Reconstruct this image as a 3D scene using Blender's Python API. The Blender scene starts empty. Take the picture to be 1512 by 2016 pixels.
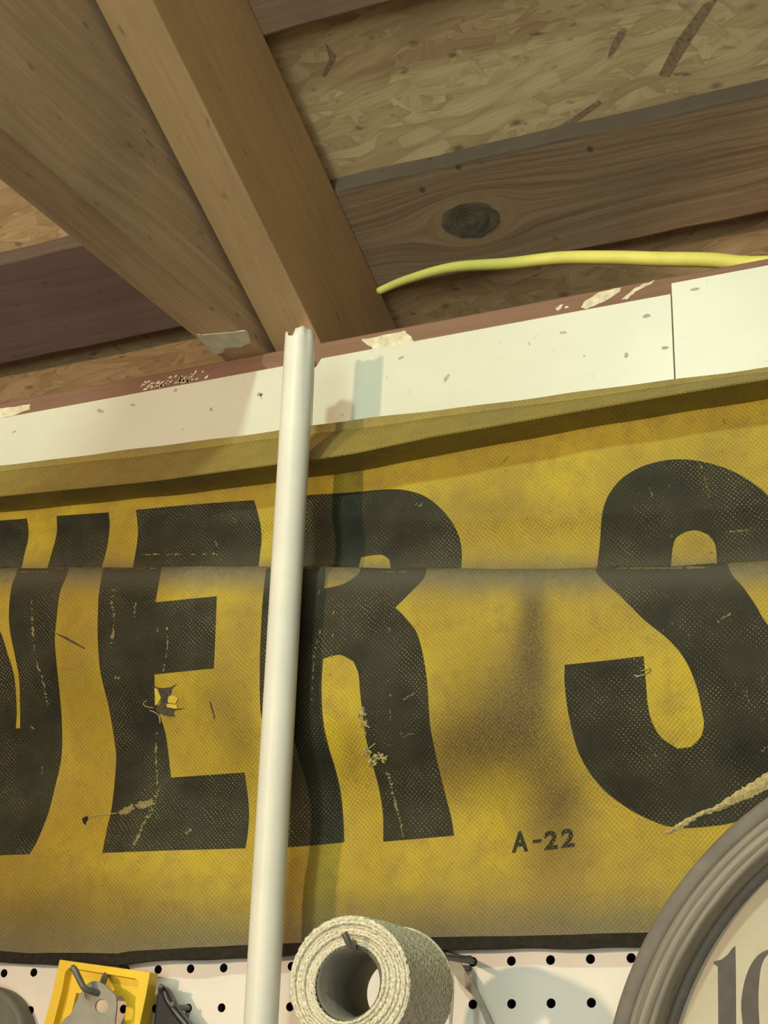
import bpy, bmesh, math, random
import numpy as np
from mathutils import Vector, Matrix
random.seed(7)
I = 0.0254                      # one inch; pegboard holes stand one inch apart
C = bpy.context.scene.collection

# ------------------------------------------------------------------ camera
CAM = np.array([0.531302549, -1.00328997, -0.107075999])
YAW, PITCH, ROLL, FPX = -0.439945089, 0.357753953, 0.0225636029, 3328.28125
def cam_axes():
    cy, sy, cp, sp = math.cos(YAW), math.sin(YAW), math.cos(PITCH), math.sin(PITCH)
    f = np.array([sy*cp, cy*cp, sp]); r = np.array([cy, -sy, 0.0]); u = np.cross(r, f)
    c, s = math.cos(ROLL), math.sin(ROLL)
    return c*r+s*u, -s*r+c*u, f
R_, U_, F_ = cam_axes()
cd = bpy.data.cameras.new('camera'); cam = bpy.data.objects.new('camera', cd); C.objects.link(cam)
m = Matrix.Identity(4)
for i in range(3):
    m[i][0] = R_[i]; m[i][1] = U_[i]; m[i][2] = -F_[i]; m[i][3] = CAM[i]
cam.matrix_world = m
cd.sensor_fit = 'VERTICAL'; cd.sensor_height = 24.0; cd.lens = 24.0*FPX/2016.0
cd.clip_start = 0.01
bpy.context.scene.camera = cam

# ------------------------------------------------------------------ world, lamps, exposure
w = bpy.data.worlds.new('world'); bpy.context.scene.world = w; w.use_nodes = True
w.node_tree.nodes['Background'].inputs[0].default_value = (0.95, 0.92, 0.86, 1)
w.node_tree.nodes['Background'].inputs[1].default_value = 0.07
def lamp(name, loc, power, color, size):
    l = bpy.data.lights.new(name, 'POINT'); l.energy = power; l.color = color; l.shadow_soft_size = size
    o = bpy.data.objects.new(name, l); o.location = [v*I for v in loc]; C.objects.link(o)
lamp('warm_bulb', (-24, -80, 10), 60.0, (1.0, 0.70, 0.43), 0.035)
lamp('cool_bulb', (1.5, -42, 33), 17.0, (0.78, 1.0, 0.82), 0.035)
l = bpy.data.lights.new('room_fill_light', 'AREA'); l.shape = 'RECTANGLE'; l.size = 2.4; l.size_y = 2.0   # soft fill added behind the camera for the room's ambient light
l.energy = 60.0; l.color = (0.97, 1.0, 0.86)
o = bpy.data.objects.new('room_fill_light', l); C.objects.link(o); o.location = (0.8, -4.4, -0.25); o.rotation_euler = (math.radians(98), 0, math.radians(10))
vs = bpy.context.scene.view_settings
vs.view_transform = 'Standard'; vs.look = 'None'; vs.gamma = 1.0; vs.use_curve_mapping = False
vs.exposure = 0.4

# ------------------------------------------------------------------ pixel -> point on a real surface
def rays(px):
    px = np.atleast_2d(np.array(px, float))
    a = (px[:, 0]-756)/FPX; b = -(px[:, 1]-1008)/FPX
    return a[:, None]*R_+b[:, None]*U_+F_
def at(x, y, axis, v):          # inches in, inches out
    d = rays((x, y))[0]; t = (v*I-CAM[axis])/d[axis]; return (CAM+d*t)/I
def wall(x, y, yy=0.0): return at(x, y, 1, yy)
SL = 0.52                       # roof pitch
def roof(x, y, off=23.75):
    d = rays((x, y))[0]; c = CAM/I
    t = (off-SL*c[1]-c[2])/(d[2]+SL*d[1]); return c+d*t
def project(P):                 # inches (n,3) -> pixel
    d = P*I-CAM; z = d@F_
    return np.stack([756+FPX*(d@R_)/z, 1008-FPX*(d@U_)/z], -1)

# ------------------------------------------------------------------ objects
def tag(o, label=None, cat=None, group=None, kind=None):
    if label: o['label'] = label
    if cat: o['category'] = cat
    if group: o['group'] = group
    if kind: o['kind'] = kind
    return o
def empty(name, loc, label, cat, group=None):
    o = bpy.data.objects.new(name, None); o.location = [v*I for v in loc]; C.objects.link(o)
    o.empty_display_size = 0.02
    return tag(o, label, cat, group)
def wloc(o):
    v = Vector((0, 0, 0))
    while o: v = v+Vector(o.location); o = o.parent
    return v
def mesh(name, V, F, mat, parent=None, origin=None, smooth=False):
    """V in inches, world; the mesh is stored about its own origin"""
    V = np.asarray(V, float)
    if origin is None:
        origin = np.array(wloc(parent))/I if parent else V.mean(0)
    me = bpy.data.meshes.new(name)
    me.from_pydata(((V-origin)*I).tolist(), [], [list(map(int, f)) for f in F])
    me.materials.append(mat)
    if smooth:
        me.polygons.foreach_set('use_smooth', [True]*len(me.polygons))
    me.update()
    o = bpy.data.objects.new(name, me); C.objects.link(o)
    if parent:
        o.parent = parent; o.matrix_parent_inverse = parent.matrix_basis.inverted(); o.location = Vector(np.asarray(origin)*I)
    else:
        o.location = Vector(np.asarray(origin)*I)
    return o
def bm_obj(name, bm, mat, parent=None, origin=None, smooth=False):
    bmesh.ops.recalc_face_normals(bm, faces=bm.faces)
    bm.verts.index_update()
    V = [v.co[:] for v in bm.verts]; F = [[v.index for v in f.verts] for f in bm.faces]
    bm.free()
    return mesh(name, V, F, mat, parent, origin, smooth)
def box(name, lo, hi, mat, parent=None, bev=0.04, segs=1):
    bm = bmesh.new(); bmesh.ops.create_cube(bm, size=1)
    for v in bm.verts:
        v.co = Vector([lo[i]+(v.co[i]+.5)*(hi[i]-lo[i]) for i in range(3)])
    if bev: bmesh.ops.bevel(bm, geom=bm.edges[:], offset=bev, segments=segs, affect='EDGES', profile=.5)
    return bm_obj(name, bm, mat, parent)
def plank(name, origin, xa, ya, lo, hi, mat, parent=None, bev=0.06, rough=0.0):
    """board whose local x runs along the grain"""
    bm = bmesh.new(); bmesh.ops.create_cube(bm, size=1)
    for v in bm.verts:
        v.co = Vector([lo[i]+(v.co[i]+.5)*(hi[i]-lo[i]) for i in range(3)])
    if rough:                   # slightly waney edges
        n = int((hi[0]-lo[0])/1.3)
        for k in range(1, n):
            bmesh.ops.bisect_plane(bm, geom=bm.verts[:]+bm.edges[:]+bm.faces[:],
                                   plane_co=(lo[0]+(hi[0]-lo[0])*k/n, 0, 0), plane_no=(1, 0, 0))
        rnd = random.Random(name+str(lo))
        keys = {}
        for v in bm.verts:
            k = (round(v.co.x, 3), v.co.y > (lo[1]+hi[1])/2)
            d = keys.setdefault(k, rnd.uniform(-rough, rough)); v.co.y += d
    bmesh.ops.bevel(bm, geom=[e for e in bm.edges if len(e.link_faces) == 2 and e.calc_face_angle(0) > .8],
                    offset=bev, segments=2, affect='EDGES', profile=.5)
    bmesh.ops.recalc_face_normals(bm, faces=bm.faces)
    for v in bm.verts: v.co *= I
    me = bpy.data.meshes.new(name); bm.to_mesh(me); bm.free(); me.materials.append(mat)
    o = bpy.data.objects.new(name, me); C.objects.link(o)
    xa = Vector(xa).normalized(); ya = Vector(ya).normalized(); za = xa.cross(ya)
    M = Matrix.Identity(4)
    for i in range(3):
        M[i][0] = xa[i]; M[i][1] = ya[i]; M[i][2] = za[i]; M[i][3] = origin[i]*I
    if parent:
        bpy.context.view_layer.update()
        o.parent = parent; o.matrix_parent_inverse = parent.matrix_world.inverted()
    o.matrix_world = M
    return o
def tube_bm(bm, pts, rad, n=10, cap=True):
    pts = [Vector(p) for p in pts]
    rad = list(rad)[:len(pts)] if hasattr(rad, '__len__') else [rad]*len(pts)
    rings = []; up = None
    for i, p in enumerate(pts):
        t = (pts[min(i+1, len(pts)-1)]-pts[max(i-1, 0)]).normalized()
        if up is None:
            up = t.orthogonal().normalized()
        up = (up-t*up.dot(t)).normalized(); s = t.cross(up)
        rings.append([bm.verts.new(p+(up*math.cos(2*math.pi*k/n)+s*math.sin(2*math.pi*k/n))*rad[i]) for k in range(n)])
    for a, b in zip(rings, rings[1:]):
        for k in range(n): bm.faces.new((a[k], a[(k+1) % n], b[(k+1) % n], b[k]))
    if cap: bm.faces.new(rings[0][::-1]); bm.faces.new(rings[-1])
def tube(name, pts, rad, mat, parent=None, n=10, smooth=True):
    bm = bmesh.new(); tube_bm(bm, pts, rad, n); return bm_obj(name, bm, mat, parent, smooth=smooth)
def crom(P, k=6):
    P = [np.array(p, float) for p in P]; out = []
    for i in range(len(P)-1):
        a, b, c, d = P[max(i-1, 0)], P[i], P[i+1], P[min(i+2, len(P)-1)]
        for s in range(k):
            t = s/k
            out.append(.5*((2*b)+(-a+c)*t+(2*a-5*b+4*c-d)*t*t+(-a+3*b-3*c+d)*t**3))
    return out+[P[-1]]
def lathe(name, prof, center, mat, parent=None, n=96, closed=False, smooth=True):
    """profile of (radius, y) turned about the y axis through center"""
    V = []; F = []
    for r, y in prof:
        for k in range(n):
            a = 2*math.pi*k/n; V.append((center[0]+r*math.cos(a), y, center[1]+r*math.sin(a)))
    m_ = len(prof)
    for j in range(m_ if closed else m_-1):
        j2 = (j+1) % m_
        for k in range(n):
            F.append((j*n+k, j*n+(k+1) % n, j2*n+(k+1) % n, j2*n+k))
    return mesh(name, V, F, mat, parent, smooth=smooth)
def smooth_poly(P, corner=38, k=5):
    P = [np.array(p, float) for p in P]; n = len(P); cor = []
    for i in range(n):
        a = P[i]-P[i-1]; b = P[(i+1) % n]-P[i]
        c = np.dot(a, b)/(np.linalg.norm(a)*np.linalg.norm(b)+1e-9)
        cor.append(math.degrees(math.acos(max(-1, min(1, c)))) > corner)
    out = []
    for i in range(n):
        b, c = P[i], P[(i+1) % n]
        a = P[i-1] if not cor[i] else b-(c-b)
        d = P[(i+2) % n] if not cor[(i+1) % n] else c+(c-b)
        for s in range(k):
            t = s/k
            out.append(.5*((2*b)+(-a+c)*t+(2*a-5*b+4*c-d)*t*t+(-a+3*b-3*c+d)*t**3))
    return out
def fill2d(loops, cell=None):
    """triangulated 2-D polygon (outer and holes), cut on a grid so that it can follow a curved surface"""
    bm = bmesh.new()
    for L in loops:
        vs_ = [bm.verts.new((p[0], p[1], 0)) for p in L]
        for i in range(len(vs_)): bm.edges.new((vs_[i-1], vs_[i]))
    bmesh.ops.triangle_fill(bm, use_beauty=True, edges=bm.edges[:])
    if cell:
        A = np.array([p for L in loops for p in L]); lo = A.min(0); hi = A.max(0)
        for ax in (0, 1):
            c = lo[ax]+cell
            no = (1, 0, 0) if ax == 0 else (0, 1, 0)
            while c < hi[ax]:
                co = (c, 0, 0) if ax == 0 else (0, c, 0)
                bmesh.ops.bisect_plane(bm, geom=bm.verts[:]+bm.edges[:]+bm.faces[:], plane_co=co, plane_no=no, dist=1e-4)
                c += cell
        bmesh.ops.triangulate(bm, faces=bm.faces[:])
    bm.verts.index_update()
    V = np.array([v.co[:2] for v in bm.verts]); F = [[v.index for v in f.verts] for f in bm.faces]
    bm.free(); return V, F
def flat_piece(name, loops, place, thick, mat, parent=None, bev=0.0, n_dir=(0, -1, 0)):
    """an outline given by points, set on its plane by place() and given thickness away from n_dir"""
    V2, F = fill2d(loops)
    top = np.array([place(*v) for v in V2]); n_dir = np.array(n_dir, float)
    bm = bmesh.new()
    tv = [bm.verts.new(p) for p in top]
    for f in F:
        try: bm.faces.new([tv[i] for i in f])
        except ValueError: pass
    bmesh.ops.recalc_face_normals(bm, faces=bm.faces)
    r = bmesh.ops.extrude_face_region(bm, geom=bm.faces[:])
    for g in r['geom']:
        if isinstance(g, bmesh.types.BMVert): g.co -= Vector(n_dir*thick)
    bmesh.ops.recalc_face_normals(bm, faces=bm.faces)
    if bev:
        ed = [e for e in bm.edges if len(e.link_faces) == 2 and e.calc_face_angle(0) > 1.0]
        bmesh.ops.bevel(bm, geom=ed, offset=bev, segments=2, affect='EDGES', profile=.5)
    return bm_obj(name, bm, mat, parent)

# ------------------------------------------------------------------ materials
class NT:
    def __init__(s, name, rough=.6, spec=.3):
        s.m = bpy.data.materials.new(name); s.m.use_nodes = True; s.t = s.m.node_tree
        s.b = s.t.nodes['Principled BSDF']; s.b.inputs['Roughness'].default_value = rough
        s.b.inputs['Specular IOR Level'].default_value = spec
        s.co = s.t.nodes.new('ShaderNodeTexCoord').outputs['Object']
    def link(s, a, b): s.t.links.new(a, b)
    def setin(s, i, v):
        if isinstance(v, bpy.types.NodeSocket): s.link(v, i)
        else: i.default_value = v
    def math(s, op, a, b=None, c=None, clamp=False):
        n = s.t.nodes.new('ShaderNodeMath'); n.operation = op; n.use_clamp = clamp
        for i, v in enumerate((a, b, c)):
            if v is not None: s.setin(n.inputs[i], v)
        return n.outputs[0]
    def scale(s, v, k=(1, 1, 1), rot=(0, 0, 0), loc=(0, 0, 0)):
        n = s.t.nodes.new('ShaderNodeMapping'); s.link(v, n.inputs[0])
        n.inputs['Scale'].default_value = k; n.inputs['Rotation'].default_value = rot; n.inputs['Location'].default_value = loc
        return n.outputs[0]
    def sep(s, v):
        n = s.t.nodes.new('ShaderNodeSeparateXYZ'); s.link(v, n.inputs[0]); return n.outputs
    def comb(s, x, y, z):
        n = s.t.nodes.new('ShaderNodeCombineXYZ')
        for i, v in enumerate((x, y, z)): s.setin(n.inputs[i], v)
        return n.outputs[0]
    def noise(s, v, sc, det=3, ro=.55, dist=0, col=False):
        n = s.t.nodes.new('ShaderNodeTexNoise'); s.link(v, n.inputs['Vector'])
        n.inputs['Scale'].default_value = sc; n.inputs['Detail'].default_value = det
        n.inputs['Roughness'].default_value = ro; n.inputs['Distortion'].default_value = dist
        return n.outputs['Color' if col else 'Fac']
    def voro(s, v, sc=1, rnd=1):
        n = s.t.nodes.new('ShaderNodeTexVoronoi'); s.link(v, n.inputs['Vector'])
        n.inputs['Scale'].default_value = sc; n.inputs['Randomness'].default_value = rnd
        return n.outputs
    def ramp(s, v, lo, hi, a=0.0, b=1.0):
        n = s.t.nodes.new('ShaderNodeMapRange'); s.setin(n.inputs[0], v)
        for i, q in enumerate((lo, hi, a, b)): n.inputs[i+1].default_value = q
        return n.outputs[0]
    def mix(s, f, a, b, mode='MIX'):
        n = s.t.nodes.new('ShaderNodeMix'); n.data_type = 'RGBA'; n.blend_type = mode
        s.setin(n.inputs[0], f)
        for i, v in ((6, a), (7, b)):
            if isinstance(v, tuple): v = (*v[:3], 1)
            s.setin(n.inputs[i], v)
        return n.outputs[2]
    def attr(s, name):
        n = s.t.nodes.new('ShaderNodeAttribute'); n.attribute_name = name; return n.outputs['Fac']
    def color(s, v):
        if isinstance(v, tuple): v = (*v[:3], 1)
        s.setin(s.b.inputs['Base Color'], v)
    def bump(s, h, st=.3, d=.001):
        n = s.t.nodes.new('ShaderNodeBump'); n.inputs['Strength'].default_value = st; n.inputs['Distance'].default_value = d
        s.link(h, n.inputs['Height']); s.link(n.outputs[0], s.b.inputs['Normal'])

def wood(name, lightc, darkc, seed=0, grain=1.0, contrast=1.0, blotch=.35, fine=1.0):
    n = NT(name, .75, .15)
    wv = n.noise(n.scale(n.co, (3, 9, 9), loc=(seed, seed*2, 0)), 1, 2)
    off = n.math('MULTIPLY', wv, .05)
    x, y, z = n.sep(n.scale(n.co, loc=(seed*.37, seed*.11, seed*.23)))
    c = n.comb(n.math('MULTIPLY', x, 1.6*grain), n.math('MULTIPLY', n.math('ADD', y, off), 115*grain), n.math('MULTIPLY', n.math('ADD', z, off), 115*grain))
    g = n.noise(c, 1.0, 3, .6)
    c2 = n.comb(n.math('MULTIPLY', x, 9), n.math('MULTIPLY', y, 520), n.math('MULTIPLY', z, 520))
    g2 = n.noise(c2, 1.0, 2, .6)
    f = n.math('ADD', n.math('MULTIPLY', n.ramp(g, .36, .64), .7*contrast), n.math('MULTIPLY', n.ramp(g2, .3, .7), .35*fine))
    col = n.mix(n.math('MULTIPLY', f, .85, clamp=True), lightc, darkc)
    b = n.noise(n.scale(n.co, loc=(seed*3, 0, 5)), 9, 3)
    col = n.mix(n.ramp(b, .45, .75, 0, blotch), col, tuple(v*.45 for v in darkc))
    sp = n.noise(n.scale(n.co, (60, 150, 150)), 1, 1)
    col = n.mix(n.ramp(sp, .70, .78, 0, .35), col, (.05, .03, .02))
    n.color(col); n.bump(n.math('ADD', g, g2), .25, .0006)
    return n.m
M = {}
M['rafter'] = wood('rafter_wood', (.62, .40, .20), (.46, .285, .145), 1, .8, .6, .25)
M['joist'] = wood('joist_wood', (.57, .40, .25), (.38, .255, .15), 4, 1.0, .8, .3, 1.5)
M['plate'] = wood('plate_wood', (.27, .155, .105), (.18, .095, .062), 9, .7, .6, .3)
M['board'] = wood('roof_board_wood', (.30, .19, .125), (.19, .11, .07), 13, .6, .9, .3)
M['board_shaded'] = wood('shaded_roof_board_wood', (.185, .125, .10), (.12, .078, .064), 17, .6, .8, .3)  # shade of the left bay put into the board's colour
def knot_wood(kx, ky, a, b):
    n = NT('knotty_board_wood', .75, .15)
    x, y, z = n.sep(n.co)
    wob = n.math('MULTIPLY', n.math('SUBTRACT', n.noise(n.scale(n.co, (14, 30, 30)), 1, 2), .5), .006)
    u = n.math('DIVIDE', n.math('SUBTRACT', x, kx), a); v = n.math('DIVIDE', n.math('ADD', n.math('SUBTRACT', y, ky), wob), b)
    us = n.math('DIVIDE', u, 1.25)
    r2 = n.math('ADD', n.math('MULTIPLY', us, us), n.math('MULTIPLY', v, v))
    k = n.math('SUBTRACT', 1.0, n.math('DIVIDE', 1.55, n.math('ADD', r2, .25)))
    psi = n.math('MULTIPLY', v, k)
    g = n.noise(n.comb(n.math('MULTIPLY', psi, 3.1), n.math('MULTIPLY', x, 2.0), .3), 1.0, 3, .65)
    g2 = n.noise(n.comb(n.math('MULTIPLY', psi, 11.0), n.math('MULTIPLY', x, 14.0), .3), 1.0, 2, .6)
    f = n.math('ADD', n.math('MULTIPLY', n.ramp(g, .38, .62), .65), n.math('MULTIPLY', n.ramp(g2, .35, .65), .35))
    col = n.mix(n.math('MULTIPLY', f, .85, clamp=True), (.35, .23, .135), (.155, .092, .055))
    R2 = n.math('ADD', n.math('MULTIPLY', u, u), n.math('MULTIPLY', v, v))
    R2 = n.math('ADD', R2, n.math('MULTIPLY', n.math('SUBTRACT', n.noise(n.co, 90, 2), .5), .7))
    halo = n.ramp(R2, 1.0, 3.2, .35, 0)
    col = n.mix(halo, col, (.33, .20, .10))
    kn = n.mix(n.ramp(n.noise(n.comb(n.math('MULTIPLY', R2, 5.0), n.math('MULTIPLY', x, 60), n.math('MULTIPLY', y, 60)), 1, 3), .35, .7), (.06, .05, .036), (.17, .13, .088))
    col = n.mix(n.ramp(R2, .85, 1.05, 1, 0), col, kn)
    b_ = n.noise(n.co, 11, 3)
    col = n.mix(n.ramp(b_, .5, .8, 0, .3), col, (.10, .065, .045))
    col = n.mix(n.ramp(y, (.85*math.sqrt(1+.52*.52)+.05)*I, (.85*math.sqrt(1+.52*.52)+.12)*I, .8, 0), col, (.085, .066, .050))  # upslope edge darkened in the colour so it looks less lit
    sp = n.voro(n.scale(n.co, (28, 28, 28)), 1)
    col = n.mix(n.ramp(sp['Distance'], .05, .10, .7, 0), col, (.05, .04, .03))
    n.color(col); n.bump(g, .25, .0006); return n.m
def osb_mat():
    n = NT('strand_board', .8, .12)
    warp = n.noise(n.co, 14, 2, col=True)
    base = None; hh = None
    wn = n.t.nodes.new('ShaderNodeVectorMath'); wn.operation = 'MULTIPLY_ADD'
    n.link(warp, wn.inputs[0]); wn.inputs[1].default_value = (.02, .02, 0); n.link(n.co, wn.inputs[2])
    co = wn.outputs[0]
    for i, (ang, lx, ly, thr) in enumerate(((.12, .045, .0085, 0), (-.35, .042, .010, .45), (.5, .036, .008, .55), (1.25, .036, .010, .78), (-.08, .055, .007, .45), (-1.0, .034, .009, .84), (.16, .05, .010, .5))):
        c = n.scale(co, (1/lx, 1/ly, 1), rot=(0, 0, 0))
        rx = n.scale(co, (1, 1, 0), rot=(0, 0, ang), loc=(i*.31, i*.17, 0))
        c = n.scale(rx, (1/lx, 1/ly, 0))
        vo = n.voro(c, 1, 1)
        rc, gc, bc = n.sep(vo['Color'])
        gr = n.noise(n.scale(rx, (22, 620, 1)), 1, 3, .65)
        tone = n.math('ADD', n.math('MULTIPLY', rc, .8), n.math('MULTIPLY', n.math('SUBTRACT', gr, .5), 1.7), clamp=True)
        col = n.mix(tone, (.47, .32, .165), (.68, .50, .275))
        edge = n.ramp(vo['Distance'], .45, .85, 0, .3)
        col = n.mix(edge, col, (.24, .15, .075))
        if base is None: base = col; hh = rc
        else:
            f = n.math('GREATER_THAN', gc, thr)
            base = n.mix(f, base, col)
            hm = n.t.nodes.new('ShaderNodeMix'); n.link(f, hm.inputs[0]); n.link(hh, hm.inputs[2]); n.link(rc, hm.inputs[3]); hh = hm.outputs[0]
    sp = n.noise(n.scale(n.co, (45, 90, 1)), 1, 2)
    base = n.mix(n.ramp(sp, .66, .74, 0, .6), base, (.10, .065, .04))
    v2 = n.voro(n.scale(n.co, (19, 34, 1)), 1)
    base = n.mix(n.math('MULTIPLY', n.ramp(v2['Distance'], .03, .13, .8, 0), n.sep(v2['Color'])[0]), base, (.09, .06, .045))
    n.color(base); n.bump(hh, .5, .0012); return n.m
M['osb'] = osb_mat()
def white_panel():
    n = NT('white_hardboard', .35, .4)
    a = n.noise(n.co, 14, 3); b = n.noise(n.co, 160, 2)
    col = n.mix(n.ramp(a, .35, .7), (.69, .675, .56), (.65, .635, .525))
    col = n.mix(n.ramp(b, .69, .76, 0, .35), col, (.5, .48, .4))
    n.color(col); n.bump(n.noise(n.co, 40, 2), .05, .001); return n.m
M['white'] = white_panel()
def plain(name, c, rough=.6, spec=.3, var=.12, sc=60, metal=0, bump=.1):
    n = NT(name, rough, spec); n.b.inputs['Metallic'].default_value = metal
    a = n.noise(n.co, sc, 3)
    n.color(n.mix(n.ramp(a, .3, .7), tuple(v*(1-var) for v in c), tuple(min(1, v*(1+var)) for v in c)))
    if bump: n.bump(n.noise(n.co, sc*4, 2), bump, .0006)
    return n.m
M['dimple'] = plain('bruised_white', (.42, .40, .34), .7, .2, .25, 300)
M['paint'] = plain('old_paint', (.68, .62, .45), .8, .15, .18, 180, bump=.3)
M['tape'] = plain('paper_tape', (.56, .54, .44), .8, .15, .14, 90, bump=.2)
M['peg'] = plain('pegboard_white', (.82, .76, .68), .45, .3, .03, 20, bump=.04)
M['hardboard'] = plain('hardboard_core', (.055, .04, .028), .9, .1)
M['strand'] = plain('dark_strand', (.27, .18, .11), .85, .1, .3, 300)
M['dark'] = plain('dark_backing', (.03, .026, .022), .9, .1)
M['pvc'] = plain('white_pvc', (.74, .725, .64), .4, .35, .05, 25, bump=.03)
M['cable'] = plain('yellow_hose', (.74, .69, .16), .5, .3, .10, 30)
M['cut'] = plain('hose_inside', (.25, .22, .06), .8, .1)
M['steel'] = plain('grey_steel', (.16, .155, .14), .45, .4, .2, 120, metal=.3)
M['gauge'] = plain('dull_grey_metal', (.30, .285, .24), .5, .4, .12, 60, metal=.1)
M['yplastic'] = plain('yellow_plastic', (.85, .58, .035), .42, .4, .05, 40, bump=.03)
M['black'] = plain('black_vinyl', (.022, .024, .030), .28, .5, .2, 50)
M['near_black'] = plain('matte_black', (.030, .025, .019), .85, .1, .25, 250)
M['lid'] = plain('grey_green_plastic', (.17, .17, .13), .5, .3, .1, 60)
M['strap'] = plain('beige_strap', (.40, .355, .28), .6, .2, .1, 120)
M['print'] = plain('clock_ink', (.13, .115, .10), .7, .2, .1, 120)
M['core'] = plain('cardboard_core', (.30, .275, .20), .8, .1, .15, 90)
M['core_in'] = plain('cardboard_core_inside', (.17, .16, .13), .85, .1, .15, 90)
M['fibre'] = plain('frayed_fibre', (.44, .37, .17), .9, .1, .3, 500)
M['tear'] = plain('torn_backing', (.075, .066, .045), .9, .1, .4, 400)
M['wear'] = plain('worn_ink', (.235, .205, .092), .85, .1, .45, 900)
M['flake'] = plain('yellow_flake', (.62, .46, .06), .8, .15, .15, 500)
def twine_mat():
    n = NT('sisal_twine', .85, .1)
    g = n.noise(n.scale(n.co, (1, 1, 1)), 520, 3, .65)
    col = n.mix(n.ramp(g, .3, .7), (.58, .53, .38), (.92, .87, .68))
    n.color(col); n.bump(g, .7, .0012); return n.m
M['twine'] = twine_mat()
def clock_face():
    n = NT('aged_clock_face', .6, .25)
    a = n.noise(n.co, 7, 4); b = n.noise(n.co, 60, 3)
    col = n.mix(n.ramp(a, .35, .7), (.60, .54, .40), (.48, .42, .31))
    col = n.mix(n.ramp(b, .6, .8, 0, .3), col, (.38, .32, .24))
    n.color(col); return n.m
M['face'] = clock_face()
def rim_mat():
    n = NT('grey_wood_rim', .6, .25)
    x, y, z = n.sep(n.co)
    r = n.math('SQRT', n.math('ADD', n.math('MULTIPLY', x, x), n.math('MULTIPLY', z, z)))
    ang = n.math('ARCTAN2', z, x)
    g = n.noise(n.comb(n.math('MULTIPLY', r, 420), n.math('MULTIPLY', ang, 1.6), n.math('MULTIPLY', y, 420)), 1, 3, .6)
    f = n.noise(n.comb(n.math('MULTIPLY', r, 1400), n.math('MULTIPLY', ang, 9), 0.0), 1, 2)
    col = n.mix(n.ramp(g, .3, .7), (.21, .185, .145), (.38, .335, .26))
    col = n.mix(n.ramp(f, .5, .8, 0, .4), col, (.08, .065, .05))
    n.color(col); n.bump(g, .3, .0008); return n.m
M['rim'] = rim_mat()
M['rim_dark'] = plain('grey_rim_edge', (.20, .18, .15), .6, .2, .15, 60)
def lattice(n):
    x, y, z = n.sep(n.co); k = 2*math.pi/.0031
    wob = n.math('MULTIPLY', n.noise(n.co, 60, 2), .004)
    return n.math('MULTIPLY', n.math('SINE', n.math('MULTIPLY', n.math('ADD', x, wob), k)), n.math('SINE', n.math('MULTIPLY', n.math('ADD', z, wob), k)))
def vinyl():
    n = NT('yellow_mesh_vinyl', .55, .25)
    L = lattice(n)
    a = n.noise(n.co, 10, 4, .6); b = n.noise(n.co, 75, 4, .65); c = n.noise(n.co, 420, 2)
    col = n.mix(n.ramp(a, .35, .68), (.50, .372, .022), (.335, .23, .024))
    col = n.mix(n.ramp(b, .46, .72, 0, .6), col, (.27, .175, .036))
    col = n.mix(n.ramp(L, .1, 1.0, 0, .34), col, (.62, .50, .11))
    col = n.mix(n.ramp(L, -.2, -1.0, 0, .30), col, (.22, .135, .02))
    col = n.mix(n.ramp(c, .66, .74, 0, .5), col, (.14, .09, .03))
    d = n.attr('dirt'); u = n.attr('dust_shade')
    sp = n.ramp(n.noise(n.co, 1100, 2, .7), .30, .70)
    col = n.mix(n.math('MULTIPLY', d, n.math('ADD', n.math('MULTIPLY', sp, .5), .68), clamp=True), col, (.092, .060, .025))
    col = n.mix(n.math('MULTIPLY', u, n.ramp(n.noise(n.co, 260, 3), .25, .75, .75, 1.0), clamp=True), col, (.140, .126, .088))
    n.color(col); n.bump(n.math('ADD', L, n.math('MULTIPLY', b, 1.5)), .35, .0005)
    return n.m
M['vinyl'] = vinyl()
def ink():
    n = NT('black_screen_print', .6, .14)
    L = lattice(n)
    p = n.noise(n.co, 26, 3, .6); q = n.noise(n.co, 330, 2)
    th = n.ramp(p, .34, .66, 1.0, .42)
    dot = n.ramp(n.math('SUBTRACT', L, th), 0, .22)
    dot = n.math('MULTIPLY', dot, n.ramp(q, .36, .6, .25, .8))
    col = n.mix(n.ramp(n.noise(n.co, 35, 3), .3, .7), (.020, .0205, .013), (.040, .039, .024))
    col = n.mix(n.math('MULTIPLY', dot, .8), col, (.36, .30, .12))
    col = n.mix(n.ramp(n.noise(n.co, 150, 3, .7), .68, .76, 0, .5), col, (.20, .17, .10))
    u = n.attr('dust_shade')
    col = n.mix(n.math('MULTIPLY', u, .85, clamp=True), col, (.085, .078, .055))
    n.color(col); n.bump(L, .3, .0005); return n.m
M['ink'] = ink()

# ------------------------------------------------------------------ the structure
ROOFN = Vector((0, 1, -SL)).normalized()          # down the slope, towards the eaves
sc = math.sqrt(1+SL*SL)
o0 = (0, 0, 24.62)
ceiling = plank('ceiling', o0, (1, 0, 0), ROOFN, (-30, -52, 0), (38, 15, .45), M['osb'], bev=.02)
tag(ceiling, 'tan strand board roof deck lying over spaced roof boards', None, kind='structure')
km = roof(927, 435); ko = roof(700, 500)
bo = (0, 0, 23.75)
kyl = (km[1])*sc
M['knot'] = knot_wood(km[0]*I, kyl*I, .95*I, .68*I)
plank('roof_board', bo, (1, 0, 0), ROOFN, (-.75, .85*sc, 0), (38, 4.25*sc, .84), M['knot'], ceiling, bev=.07, rough=.03)
plank('roof_board', bo, (1, 0, 0), ROOFN, (-30, .72*sc, 0), (-.8, 4.2*sc, .84), M['board_shaded'], ceiling, bev=.07, rough=.03)
plank('roof_board', bo, (1, 0, 0), ROOFN, (-30, -7.4*sc, 0), (38, -3.9*sc, .84), M['board'], ceiling, bev=.07, rough=.03)
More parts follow.
